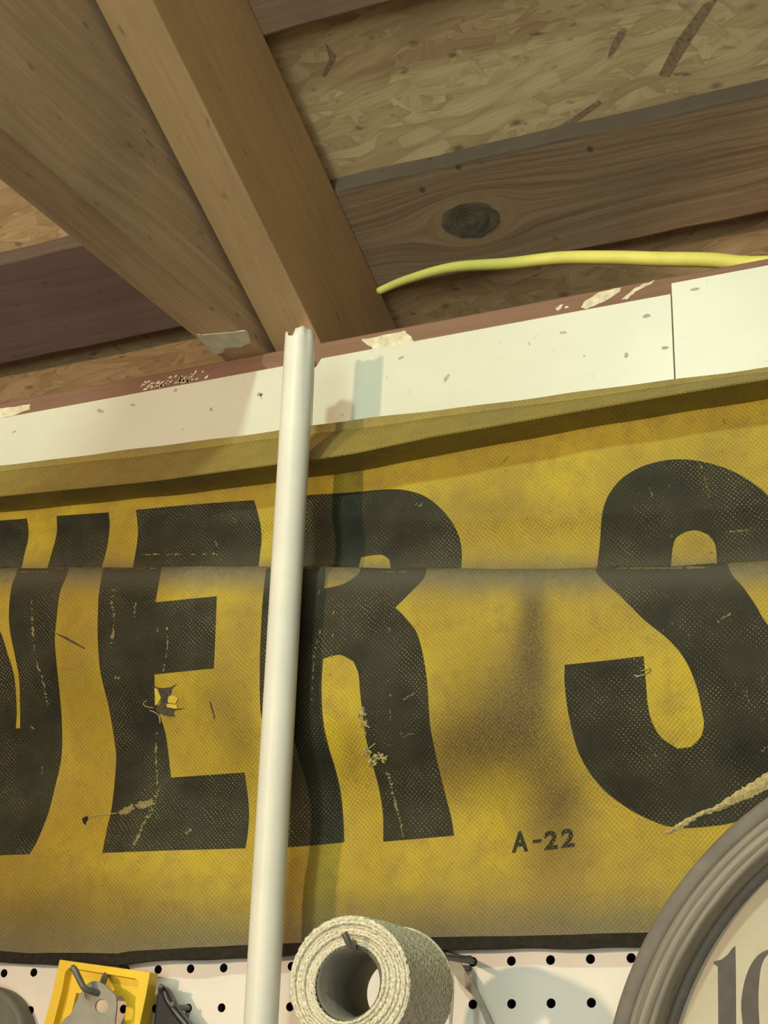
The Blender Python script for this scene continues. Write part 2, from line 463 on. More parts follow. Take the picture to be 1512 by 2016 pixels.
plank('roof_board', bo, (1, 0, 0), ROOFN, (-30, 8.6*sc, 0), (38, 12*sc, .84), M['board'], ceiling, bev=.07, rough=.03)
box('eave_light_block', (-30, 12.2, 10), (38, 13, 17.5), M['board'])['kind'] = 'structure'  # unseen board added to keep light out of the eaves
wb = box('wall_back', (-30, 1.0, -46), (38, 1.6, 16.2), M['dark']); wb['kind'] = 'structure'

def make_rafter():
    cS, sS = 1/sc, SL/sc
    zb = lambda y: 18.0-SL*y
    pr_ = [(-36, zb(-36)), (.57, 17.703), (5.52, 17.703), (5.52, zb(5.52)), (11, zb(11)), (11, 23.73-SL*11), (-36, 23.73+SL*36)]
    L = [(y*cS-z*sS, -y*sS-z*cS) for y, z in pr_]
    bm = bmesh.new()
    a_ = [bm.verts.new((p[0], -1.52, p[1])) for p in L]; b_ = [bm.verts.new((p[0], 0, p[1])) for p in L]
    n = len(L); bm.faces.new(a_); bm.faces.new(b_[::-1])
    for i in range(n): bm.faces.new((a_[i], b_[i], b_[(i+1) % n], a_[(i+1) % n]))
    bmesh.ops.recalc_face_normals(bm, faces=bm.faces)
    bmesh.ops.bevel(bm, geom=bm.edges[:], offset=.05, segments=2, affect='EDGES', profile=.5)
    for v in bm.verts: v.co *= I
    me = bpy.data.meshes.new('rafter'); bm.to_mesh(me); bm.free(); me.materials.append(M['rafter'])
    o = bpy.data.objects.new('rafter', me); C.objects.link(o)
    X = ROOFN; Y = Vector((1, 0, 0)); Z = X.cross(Y)
    W = Matrix.Identity(4)
    for i in range(3): W[i][0] = X[i]; W[i][1] = Y[i]; W[i][2] = Z[i]
    o.matrix_world = W; return o
for P in ([(1385, 8), (1412, -2), (1352, 92), (1318, 150), (1296, 148), (1330, 82)], [(1178, 197), (1184, 203), (1120, 250), (1080, 278), (1064, 282), (1105, 246)],
          [(640, 84), (662, 112), (640, 152), (634, 150), (648, 116)], [(1218, 60), (1232, 66), (1208, 104), (1196, 112), (1204, 86)]):
    flat_piece('dark_strand', [[np.array(q, float) for q in P]], lambda x, y: roof(x, y, 24.605), .02, M['strand'], ceiling, n_dir=(0, -SL/sc, -1/sc))
rafter = make_rafter()
tag(rafter, 'sloping wooden rafter with pale lit underside, ending above the white pipe', 'beam')
def make_joist():
    L = [(-75, 0), (3.2, 0), (3.2, 3.9), (-3.2, 7.2), (-75, 7.2)]
    bm = bmesh.new()
    a_ = [bm.verts.new((p[0], -3.1, p[1])) for p in L]; b_ = [bm.verts.new((p[0], -1.72, p[1])) for p in L]
    n = len(L); bm.faces.new(a_); bm.faces.new(b_[::-1])
    for i in range(n): bm.faces.new((a_[i], b_[i], b_[(i+1) % n], a_[(i+1) % n]))
    bmesh.ops.recalc_face_normals(bm, faces=bm.faces)
    bmesh.ops.bevel(bm, geom=bm.edges[:], offset=.05, segments=2, affect='EDGES', profile=.5)
    for v in bm.verts: v.co = Vector((v.co.x, v.co.y, -v.co.z))*I
    bmesh.ops.recalc_face_normals(bm, faces=bm.faces)
    me = bpy.data.meshes.new('ceiling_joist'); bm.to_mesh(me); bm.free(); me.materials.append(M['joist'])
    o = bpy.data.objects.new('ceiling_joist', me); C.objects.link(o)
    X = Vector((0, 1, 0)); Y = Vector((1, 0, 0)); Z = X.cross(Y)
    W = Matrix.Identity(4)
    for i in range(3): W[i][0] = X[i]; W[i][1] = Y[i]; W[i][2] = Z[i]
    W[2][3] = 17.705*I
    o.matrix_world = W; return o
joist = make_joist()
tag(joist, 'level wooden ceiling joist left of the sloping rafter, paper patch at its end', 'beam')
plate = box('top_plate', (-30, 0, 16.2), (38, 5.5, 17.7), M['plate'], bev=.05)
plate.data.transform(Matrix.Rotation(0, 4, 'X'))
tag(plate, 'reddish brown wooden wall plate above the white panels, flecked with paint', 'beam')

def rag(P, k=4, amp=1.5, seed=0):
    """a torn outline: extra points pushed a little off each side"""
    r = random.Random(seed); out = []; n = len(P)
    for i in range(n):
        a = np.array(P[i], float); b = np.array(P[(i+1) % n], float)
        nn = np.array([-(b-a)[1], (b-a)[0]]); nn /= np.linalg.norm(nn)+1e-9
        for s in range(k):
            out.append(a+(b-a)*s/k+nn*r.uniform(-amp, amp)*(1 if s else .4))
    return out
def on_wall(y): return lambda px, py: wall(px, py, y)
# paper patch on the underside of the joist, and paint left on the plate
flat_piece('paper_patch', [rag([(385, 657), (398, 660), (480, 652), (486, 653), (494, 676), (470, 684), (443, 686), (436, 696), (420, 697)], 4, 1.2, 1)],
           lambda px, py: at(px, py, 2, 17.68), .03, M['tape'], joist, n_dir=(0, 0, -1))
pf = on_wall(-.015)
for i, P in enumerate([[(-30, 806), (2, 804), (60, 796), (58, 806), (20, 820), (-30, 832)],
                       [(712, 668), (770, 657), (795, 651), (806, 660), (815, 672), (812, 679), (738, 692), (732, 683), (722, 678)],
                       [(1143, 604), (1155, 590), (1180, 575), (1222, 566), (1222, 573), (1195, 590), (1165, 604), (1155, 608)],
                       [(1223, 590), (1243, 573), (1262, 561), (1290, 551), (1280, 560), (1250, 575), (1236, 588)],
                       [(1094, 608), (1104, 600), (1109, 598), (1105, 606), (1098, 613)], [(1112, 603), (1118, 601), (1119, 606), (1113, 607)]]):
    flat_piece('paint_remnant', [rag(P, 4, 1.6 if i < 2 else 1.2, i)], pf, .02, M['paint'], plate)
rr = random.Random(3)
bm = bmesh.new()
for k in range(70):                                   # a sprinkle of paint chips
    cx = rr.gauss(318, 17) if k < 38 else rr.gauss(368, 16); cy = 756-(cx-318)*.19+rr.uniform(-11, 11)
    if cy > 825-.183*cx-6: cy = 825-.183*cx-8
    s = rr.uniform(1.2, 4.2); a0 = rr.uniform(-1.2, -.2)
    pts = [(cx+s*math.cos(a0+t)*(1.5 if t in (0, math.pi) else .6), cy+s*math.sin(a0+t)*(1.5 if t in (0, math.pi) else .6)) for t in (0, .9, 2.2, math.pi, 4, 5.4)]
    fr = [bm.verts.new(wall(x, y, -.02)) for x, y in pts]; bk = [bm.verts.new(wall(x, y, -.0)) for x, y in pts]
    bm.faces.new(fr); n_ = len(fr)
    for i in range(n_): bm.faces.new((fr[i], bk[i], bk[(i+1) % n_], fr[(i+1) % n_]))
tag(bm_obj('paint_fleck', bm, M['paint'], plate), kind='stuff')

# white panels along the top of the wall
z1 = wall(300, 768, -.12)[2]; z3 = wall(1420, 539, -.12)[2]
xa = wall(619, 715, -.12)[0]; xb = wall(1324, 640, -.12)[0]
def panel(name, pts, label):
    o = flat_piece(name, [pts], lambda x, z: (x, -.12, z), .12, M['white'], bev=.012)
    tag(o, label, None, kind='structure'); return o
t2 = panel('trim_2', [(-30, 12.6), (xa-.02, 12.6), (xa-.02, z1), (-30, z1)], 'white hardboard panel left of the pipe')
p1 = wall(623, 721, -.12); p2 = wall(632, 709, -.12)
t3 = panel('trim_3', [(xa, 12.6), (xb-.015, 12.6), (xb-.015, z1+.02), (p2[0], z1+.02), (p1[0], p1[2]), (xa, p1[2]-.05)], 'white hardboard panel right of the pipe')
t4 = panel('trim_4', [(xb+.015, 12.2), (38, 12.2), (38, z3), (xb+.015, z3)], 'taller white hardboard panel at the right')
for i, (x, y, a, b, r, pa) in enumerate([(197, 809, 8, 5, .3, 2), (262, 797, 6, 3, -.3, 2), (415, 806, 3, 5, .1, 2), (512, 776, 9, 4, -.2, 2), (514, 781, 3, 6, 0, 2),
        (345, 768, 5, 3, -.6, 2), (455, 866, 4, 2, -.3, 2), (28, 850, 6, 2, -.5, 2), (360, 845, 2, 2, 0, 2), (674, 817, 2.4, 2.4, 0, 3),
        (790, 704, 7, 3, -.5, 3), (879, 744, 4, 10, .5, 3), (1108, 655, 9, 3, -.15, 3), (1272, 622, 11, 4, -.25, 3), (1233, 699, 5, 6, .3, 3),
        (1309, 685, 8, 3.5, -.05, 3), (1156, 774, 6, 4, .7, 3), (1042, 676, 2, 5, -.3, 3), (762, 743, 2, 2, 0, 3), (1368, 569, 10, 3.5, -.2, 4), (1150, 700, 2, 2, 0, 3)]):
    r_ = random.Random(i)
    P = [(x+math.cos(r)*a*q*math.cos(t)-math.sin(r)*b*q*math.sin(t), y+math.sin(r)*a*q*math.cos(t)+math.cos(r)*b*q*math.sin(t))
         for t, q in ((k*math.pi/5, r_.uniform(.65, 1.1)) for k in range(10))]
    flat_piece('nail_dimple', [P], on_wall(-.124), .006, M['dimple'], {2: t2, 3: t3, 4: t4}[pa])

# pegboard with real holes
def pegboard():
    V = []; F = []; vid = {}
    def vx(x, y, z):
        k = (round(x, 4), round(y, 4), round(z, 4))
        if k not in vid: vid[k] = len(V); V.append((x, y, z))
        return vid[k]
    N = 16; rad = .115
    def sq(t):
        c, s = math.cos(t), math.sin(t); q = .5/max(abs(c), abs(s)); return c*q, s*q
    for i in range(-14, 17):
        for j in range(-4, 2):
            for k in range(N):
                a, b = 2*math.pi*k/N+math.pi/4, 2*math.pi*(k+1)/N+math.pi/4
                A = sq(a); B = sq(b)
                q0 = vx(i+A[0], 0, j+A[1]); q1 = vx(i+B[0], 0, j+B[1])
                h0 = vx(i+rad*math.cos(a), 0, j+rad*math.sin(a)); h1 = vx(i+rad*math.cos(b), 0, j+rad*math.sin(b))
                g0 = vx(i+rad*math.cos(a), .24, j+rad*math.sin(a)); g1 = vx(i+rad*math.cos(b), .24, j+rad*math.sin(b))
                F.append((q0, q1, h1, h0)); F.append((h0, h1, g1, g0))
    for lo, hi in ((1.5, 12.3), (-16, -4.5)):
        F.append([vx(-14.5, 0, lo), vx(16.5, 0, lo), vx(16.5, 0, hi), vx(-14.5, 0, hi)])
    o = mesh('pegboard', V, F, M['peg'], origin=np.array([1, 0, 0]))
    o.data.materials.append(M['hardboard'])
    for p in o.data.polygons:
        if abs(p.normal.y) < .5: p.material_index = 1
    return tag(o, 'white pegboard panel with rows of round holes below the yellow banner', 'pegboard')
peg = pegboard()

# ------------------------------------------------------------------ the banner
def prof(px, L):
    P = np.array([(*wall(px, y, -h)[[0, 2]], h) for y, h in L]); P = P[np.argsort(P[:, 1])]
    return P[:, 0].mean(), P[:, 1], P[:, 2]
PR = [prof(-150, [(1115, 1.6), (1212, 1.75), (1317, 1.5), (1400, 1.0), (1480, .7), (1586, .7), (1679, .95), (1780, .85), (1890, .5)]),
      prof(210, [(1115, 1.6), (1160, 1.72), (1212, 1.78), (1262, 1.7), (1317, 1.55), (1350, 1.35), (1400, 1.0), (1461, .72), (1501, .62), (1586, .65), (1631, .8), (1679, .95), (1780, .85), (1880, .5)]),
      prof(650, [(1115, 1.6), (1200, 1.62), (1300, 1.6), (1350, 1.62), (1415, 1.55), (1466, 1.28), (1516, .92), (1561, .66), (1611, .52), (1657, .48), (1750, .6), (1855, .5)]),
      prof(870, [(1115, 1.55), (1250, 1.55), (1344, 1.52), (1400, 1.45), (1436, 1.33), (1500, .98), (1565, .66), (1608, .52), (1657, .50), (1750, .6), (1850, .5)]),
      prof(1250, [(1110, 1.45), (1200, 1.5), (1309, 1.42), (1420, 1.25), (1500, 1.0), (1580, .75), (1660, .65), (1750, .65), (1840, .5)]),
      prof(1600, [(1090, 1.35), (1300, 1.4), (1420, 1.2), (1560, .7), (1800, .5)])]
def smooth_interp(z, zk, hk):
    d = .22
    return sum(np.interp(z+o_, zk, hk)*w_ for o_, w_ in ((-2*d, .1), (-d, .2), (0, .4), (d, .2), (2*d, .1)))
PX = np.array([p[0] for p in PR])
def curve_x(pts, h):
    Q = np.array([wall(x, y, -h) for x, y in pts]); return lambda x: np.interp(x, Q[:, 0], Q[:, 2])
ZC = curve_x([(-300, 1118), (0, 1116), (250, 1114), (500, 1112), (900, 1115), (1100, 1113), (1300, 1107), (1512, 1094), (1750, 1075)], 1.4)
def lerp_prof(x, z):
    H = np.stack([smooth_interp(z, p[1], p[2]) for p in PR]); x = np.clip(x, PX[0], PX[-1])
    k = np.clip(np.searchsorted(PX, x)-1, 0, len(PX)-2); t = (x-PX[k])/(PX[k+1]-PX[k]); t = t*t*(3-2*t)
    ii = np.arange(len(x)); return H[k, ii]*(1-t)+H[k+1, ii]*t
RC = .42
def h_low(x, z):
    h = lerp_prof(x, z)
    u = np.clip((z-(ZC(x)-RC))/RC, 0, 1)
    h = h-RC*(1-np.sqrt(np.maximum(0, 1-u*u)))
    return h+.03*np.sin(x*1.7+z*.6)+.02*np.sin(x*3.9-z*1.3)
def h_up(x, z):
    zc = ZC(x); t = np.clip((z-zc)/1.6, 0, 3)
    return .42-.17*np.sin(np.clip(t*3.1, 0, math.pi))+.10*t+.03*np.sin(x*.9)+.02*np.sin(x*2.3+z)
def h_all(x, z): return np.where(z <= ZC(x), h_low(x, z), h_up(x, z))
def surf(px, off=.0):
    """first hit of the rays with the banner's own surface"""
    d = rays(px); y0 = -2.6*I; y1 = .2*I
    T0 = (y0-CAM[1])/d[:, 1]; T1 = (y1-CAM[1])/d[:, 1]
    def g(t):
        P = (CAM+d*t[:, None])/I; return -P[:, 1]-h_all(P[:, 0], P[:, 2])
    a = T0.copy(); b = T1.copy(); done = np.zeros(len(d), bool); n = 90; prev = T0
    for k in range(1, n+1):
        t = T0+(T1-T0)*k/n; hit = (g(t) < 0) & ~done
        a = np.where(hit, prev, a); b = np.where(hit, t, b); done |= hit; prev = t
    for _ in range(24):
        mid = (a+b)/2; neg = g(mid) < 0
        b = np.where(neg, mid, b); a = np.where(neg, a, mid)
    P = (CAM+d*a[:, None])/I; P[:, 1] -= off
    return P
ZB = curve_x([(-300, 1876), (0, 1872), (60, 1877), (115, 1876), (230, 1877), (255, 1873), (400, 1865), (470, 1861), (740, 1851), (860, 1845), (1100, 1841), (1260, 1836), (1700, 1822)], .5)
FL_T = [(-300, 960), (0, 923), (300, 888), (545, 856), (620, 846), (850, 818), (1100, 788), (1330, 757), (1512, 733), (1700, 708)]
FL_B = [(-300, 1008), (0, 975), (300, 945), (545, 912), (620, 903), (700, 890), (850, 858), (1000, 832), (1100, 814), (1330, 774), (1512, 744), (1700, 716)]
ZT = curve_x(FL_T, .35); ZF = curve_x(FL_B, 1.9)

banner = empty('banner', (1, -.2, 0.4), 'yellow mesh vinyl banner with large black letters hanging below the white panels', 'banner')
xs = np.linspace(-13.5, 16.2, 300)
rows = []
zc = ZC(xs); zb = ZB(xs); zt = ZT(xs)
for t in np.linspace(0, 1, 120):
    z = zb+(zc-RC-zb)*t; rows.append((z, h_low(xs, z)))
for a in np.linspace(0, 1, 12)[1:]:
    z = zc-RC+RC*math.sin(a*math.pi/2); rows.append((z, h_low(xs, z)))
ht = rows[-1][1]; hu = h_up(xs, zc)
for t in (.35, .7, 1.0):
    rows.append((zc-.06*t, ht+(hu-ht)*t))
for t in np.linspace(0, 1, 46)[1:]:
    z = zc+(zt-.02-zc)*t; rows.append((z, h_up(xs, z)))
V = np.array([(x, -h, z) for zz, hh in rows for x, z, h in zip(xs, zz, hh)])
nC = len(xs); F = [(j*nC+i, j*nC+i+1, (j+1)*nC+i+1, (j+1)*nC+i) for j in range(len(rows)-1) for i in range(nC-1)]
cloth = mesh('banner_cloth', V, F, M['vinyl'], banner, smooth=True)
DIRT = [(1048, 1215, 26, 75, 0, .85), (1045, 1310, 38, 95, 0, .97), (1025, 1420, 55, 90, 0, .9), (950, 1455, 95, 70, -.2, .8), (900, 1360, 55, 120, 0, .35),
        (1080, 1500, 50, 60, .4, .55), (1100, 1580, 50, 62, .3, .85), (1105, 1680, 55, 55, 0, .45), (980, 1380, 60, 110, 0, .55), (880, 1500, 40, 60, 0, .5), (1060, 1640, 60, 50, 0, .35),
        (450, 1380, 45, 60, 0, .4), (475, 1470, 28, 60, 0, .45), (330, 1440, 25, 60, 0, .25), (155, 1440, 25, 40, 0, .25), (60, 1790, 80, 40, 0, .35),
        (690, 1480, 20, 60, 0, .3), (610, 1720, 40, 70, 0, .3), (1310, 1385, 25, 40, 0, .25), (960, 1000, 120, 25, 0, .35), (220, 1750, 120, 30, 0, .3), (1375, 1075, 30, 20, 0, .35), (90, 1810, 160, 45, 0, .4), (330, 1800, 160, 50, 0, .35), (60, 1700, 60, 50, 0, .3), (700, 1780, 120, 40, 0, .3), (160, 1300, 40, 60, 0, .2), (480, 1250, 25, 80, 0, .25), (450, 1560, 60, 30, 0, .2)]
def stains(Vw):
    P = project(np.asarray(Vw)); d = np.zeros(len(P))
    for cx, cy, rx, ry, an, s in DIRT:
        x = P[:, 0]-cx; y = P[:, 1]-cy; c, sn = math.cos(an), math.sin(an)
        q = ((c*x+sn*y)/rx)**2+((-sn*x+c*y)/ry)**2
        d = 1-(1-d)*(1-s*np.exp(-q*.8))
    u = np.zeros(len(P))
    zc_ = ZC(Vw[:, 0]); dz = zc_-Vw[:, 2]                       # dust settles on the fold's ledge and lower edge; above the fold it paints crease shade
    u = np.maximum(u, np.where(dz > -.02, np.exp(-(np.maximum(dz-.24, 0)/.55)**2), np.exp(-(dz/.5)**2)))
    db = Vw[:, 2]-ZB(Vw[:, 0]); u = np.maximum(u, .9*np.exp(-(db/.9)**2))
    du = ZT(Vw[:, 0])-Vw[:, 2]; u = np.maximum(u, .6*np.exp(-(du/.5)**2))
    u = np.maximum(u, .3*np.clip((1.8-db)/1.8, 0, 1))
    return d, u
def paint_attr(o, Vw):
    d, u = stains(Vw)
    for n_, a in (('dirt', d), ('dust_shade', u)):
        at_ = o.data.attributes.new(n_, 'FLOAT', 'POINT'); at_.data.foreach_set('value', a.astype(np.float32))
paint_attr(cloth, V)
# folded-over top hem standing off the cloth
Vf = []; n_r = 14
qt = np.array([wall(x, y, -.35) for x, y in FL_T]); 
for x in xs:
    z0 = ZT(x); z1_ = ZF(x)
    for k in range(n_r):
        t = k/(n_r-1); h = .26+1.64*t**.8; z = z0+.03+(z1_-z0-.03)*t
        Vf.append((x, -h, z))
    for k in range(n_r):                                           # the underside runs back to the cloth
        t = k/(n_r-1); h = 1.87-1.6*t; z = z1_-.03+.05*t
        Vf.append((x, -h, z))
Vf = np.array(Vf); R2_ = 2*n_r
Ff = [(i*R2_+k, i*R2_+k+1, (i+1)*R2_+k+1, (i+1)*R2_+k) for i in range(nC-1) for k in range(R2_-1)]
flap = mesh('top_hem', Vf, Ff, M['vinyl'], banner, smooth=False)
d_, u_ = stains(Vf); duf = .45+.4*np.clip(1-(ZT(Vf[:, 0])-Vf[:, 2])/.35, 0, 1)
for n_, a in (('dirt', d_*0+.12), ('dust_shade', np.clip(duf, 0, 1))):
    at_ = flap.data.attributes.new(n_, 'FLOAT', 'POINT'); at_.data.foreach_set('value', a.astype(np.float32))
# dark strip along the lower edge
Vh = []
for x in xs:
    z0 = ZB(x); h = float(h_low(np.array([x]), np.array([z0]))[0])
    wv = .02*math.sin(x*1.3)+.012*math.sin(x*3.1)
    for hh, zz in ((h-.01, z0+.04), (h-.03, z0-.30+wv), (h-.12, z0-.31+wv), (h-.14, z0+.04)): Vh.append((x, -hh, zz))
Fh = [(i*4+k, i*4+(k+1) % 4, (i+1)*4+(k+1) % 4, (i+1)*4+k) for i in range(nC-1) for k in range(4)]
tag(mesh('bottom_strip', Vh, Fh, M['near_black'], banner), 'black strip along the lower edge')

def decal(name, loops, mat, cell=9, off=.012, label=None, sm=True, parent=None):
    V2, F2 = fill2d([smooth_poly(L) if sm else L for L in loops], cell)
    Vw = surf(V2, off); o = mesh(name, Vw, F2, mat, parent or banner, smooth=True)
    # the cloth's own shading normals come from its slope; keep faces turned to the room
    me = o.data
    if sum(p.normal.y*p.area for p in me.polygons) > 0: me.flip_normals()
    if mat is M['ink']: paint_attr(o, Vw)
    if label: o['label'] = label
    return o
RPX = np.arange(-70, 1640, 10.0)
def ridge_py():
    lo = np.full(len(RPX), 1060.0); hi = np.full(len(RPX), 1150.0)
    for _ in range(18):
        mid = (lo+hi)/2; P = surf(np.stack([RPX, mid], -1)); low = P[:, 2] <= ZC(P[:, 0])-.002
        hi = np.where(low, mid, hi); lo = np.where(low, lo, mid)
    return hi
RPY = ridge_py()
def multi(name, pieces, label):
    """one printed letter: its patch above the fold and its patch below"""
    VV = []; FF = []; n0 = 0
    for loops in pieces:
        lower = np.mean([p[1] for p in loops[0]]) > 1115
        loops = [[(x, (1095 if lower else 1130) if 1105 < y < 1121.5 else y) for x, y in L] for L in loops]
        V2, F2 = fill2d([smooth_poly(L) for L in loops], 9)
        rp = np.interp(V2[:, 0], RPX, RPY)
        V2[:, 1] = np.maximum(V2[:, 1], rp+.3) if lower else np.minimum(V2[:, 1], rp-.4)
        Vw = surf(V2, .012)
        VV.append(Vw); FF += [[i+n0 for i in f] for f in F2]; n0 += len(Vw)
    VV = np.concatenate(VV); o = mesh(name, VV, FF, M['ink'], banner, smooth=True)
    for p in o.data.polygons:
        if p.normal.y > 0: p.flip()
    paint_attr(o, VV); o['label'] = label; return o
V_a = [(-60, 1030), (0, 1025), (53, 1021), (56, 1040), (55, 1064), (48, 1092), (40, 1113), (-60, 1113)]
V_b = [(112, 1016), (214, 1009), (216, 1030), (214, 1056), (209, 1086), (196, 1112), (90, 1112), (103, 1086), (112, 1050)]
V_c = [(40, 1119), (33, 1128), (23, 1156), (18, 1202), (20, 1242), (30, 1292), (38, 1337), (40, 1398), (40, 1434), (31, 1434), (33, 1398), (28, 1332), (15, 1287), (0, 1242), (-30, 1190), (-60, 1140),
       (-60, 1690), (0, 1684), (58, 1682), (75, 1652), (95, 1601), (108, 1551), (121, 1491), (122, 1425), (118, 1370), (112, 1312), (108, 1262), (111, 1222), (118, 1166), (133, 1128), (137, 1119)]
multi('printed_letter', [[V_a], [V_b], [V_c]], 'black letter V cut by the left side of the photo')
E_a = [(268, 1004), (385, 993), (500, 985), (506, 1004), (513, 1035), (515, 1061), (512, 1090), (507, 1113), (259, 1112), (266, 1095), (270, 1070), (272, 1042)]
E_b = [(209, 1119), (196, 1161), (193, 1212), (193, 1262), (197, 1317), (204, 1350), (216, 1400), (226, 1461), (229, 1501), (221, 1586), (211, 1631), (202, 1679), (340, 1674), (483, 1670), (488, 1640), (490, 1591), (482, 1521), (410, 1526), (337, 1531),
       (327, 1450), (314, 1405), (306, 1372), (304, 1328), (360, 1322), (421, 1316), (424, 1250), (427, 1174), (365, 1180), (306, 1186), (312, 1151), (322, 1119)]
multi('printed_letter', [[E_a], [E_b]], 'black letter E left of the white pipe')
R_a = [(560, 980), (607, 975), (700, 969), (754, 964), (797, 965), (840, 979), (877, 1011), (901, 1049), (909, 1086), (907, 1117), (771, 1117), (767, 1102), (754, 1093), (735, 1093), (711, 1097), (703, 1117), (550, 1113)]
R_b = [(527, 1119), (518, 1176), (514, 1242), (512, 1302), (513, 1398), (526, 1460), (545, 1540), (560, 1600), (567, 1668), (620, 1664), (678, 1658), (676, 1611), (671, 1561), (661, 1516), (646, 1466), (636, 1415), (633, 1350), (636, 1297), (655, 1291), (673, 1290), (696, 1302), (706, 1327), (709, 1360), (714, 1405), (721, 1455), (734, 1506), (746, 1551), (754, 1601), (755, 1657), (825, 1651), (894, 1645),
       (888, 1608), (877, 1565), (861, 1500), (848, 1436), (844, 1390), (841, 1344), (834, 1296), (821, 1247), (797, 1215), (778, 1196), (818, 1156), (836, 1134), (844, 1120), (714, 1120), (709, 1124), (699, 1136), (673, 1151), (638, 1159), (641, 1130), (643, 1120)]
multi('printed_letter', [[R_a], [R_b]], 'black letter R behind and right of the white pipe')
S_a = [(1174, 1112), (1179, 1090), (1182, 1060), (1186, 1011), (1199, 974), (1226, 941), (1269, 917), (1323, 905), (1377, 908), (1436, 925), (1479, 949), (1512, 976), (1560, 1030), (1575, 1112), (1412, 1112), (1409, 1076), (1395, 1053), (1369, 1044), (1342, 1051), (1326, 1070), (1319, 1106)]
S_b = [(1170, 1119), (1178, 1132), (1226, 1178), (1269, 1221), (1318, 1261), (1350, 1301), (1371, 1350), (1382, 1400), (1386, 1425), (1380, 1450), (1361, 1471), (1334, 1474), (1302, 1452), (1283, 1420), (1275, 1385), (1272, 1349), (1267, 1292), (1190, 1301), (1112, 1309), (1112, 1350), (1122, 1420), (1143, 1490), (1183, 1549), (1237, 1592), (1291, 1619), (1323, 1628), (1361, 1630), (1441, 1620), (1512, 1592), (1590, 1530), (1620, 1440), (1600, 1340), (1512, 1231), (1489, 1194), (1463, 1156), (1440, 1130), (1428, 1112), (1300, 1114)]
multi('printed_letter', [[S_a], [S_b]], 'black letter S cut by the right side of the photo')
# the small code A-22
def glyphs(txt, x0, y0, x1, y1, dy):
    cu = bpy.data.curves.new('t', 'FONT'); cu.body = txt; cu.size = 1; cu.offset = .032; cu.resolution_u = 3
    ob = bpy.data.objects.new('t', cu); C.objects.link(ob)
    me = ob.evaluated_get(bpy.context.evaluated_depsgraph_get()).to_mesh()
    P = np.array([v.co[:2] for v in me.vertices]); Fs = [list(p.vertices) for p in me.polygons]
    bpy.data.objects.remove(ob); lo = P.min(0); hi = P.max(0); q = (P-lo)/(hi-lo)
    X = x0+q[:, 0]*(x1-x0); Y = y1-q[:, 1]*(y1-y0)-dy*q[:, 0]
    o = mesh('printed_character', surf(np.stack([X, Y], -1), .014), Fs, M['ink'], banner)
    for p in o.data.polygons:
        if p.normal.y > 0: p.flip()
    paint_attr(o, np.array([np.array(v.co)/I+np.array(wloc(banner))/I for v in o.data.vertices]))
bpy.context.view_layer.update()
glyphs('A', 1008, 1638, 1040, 1679, 3); glyphs('-', 1049, 1654, 1066, 1660, 2)
glyphs('2', 1072, 1637, 1098, 1674, 3); glyphs('2', 1105, 1633, 1131, 1670, 3)

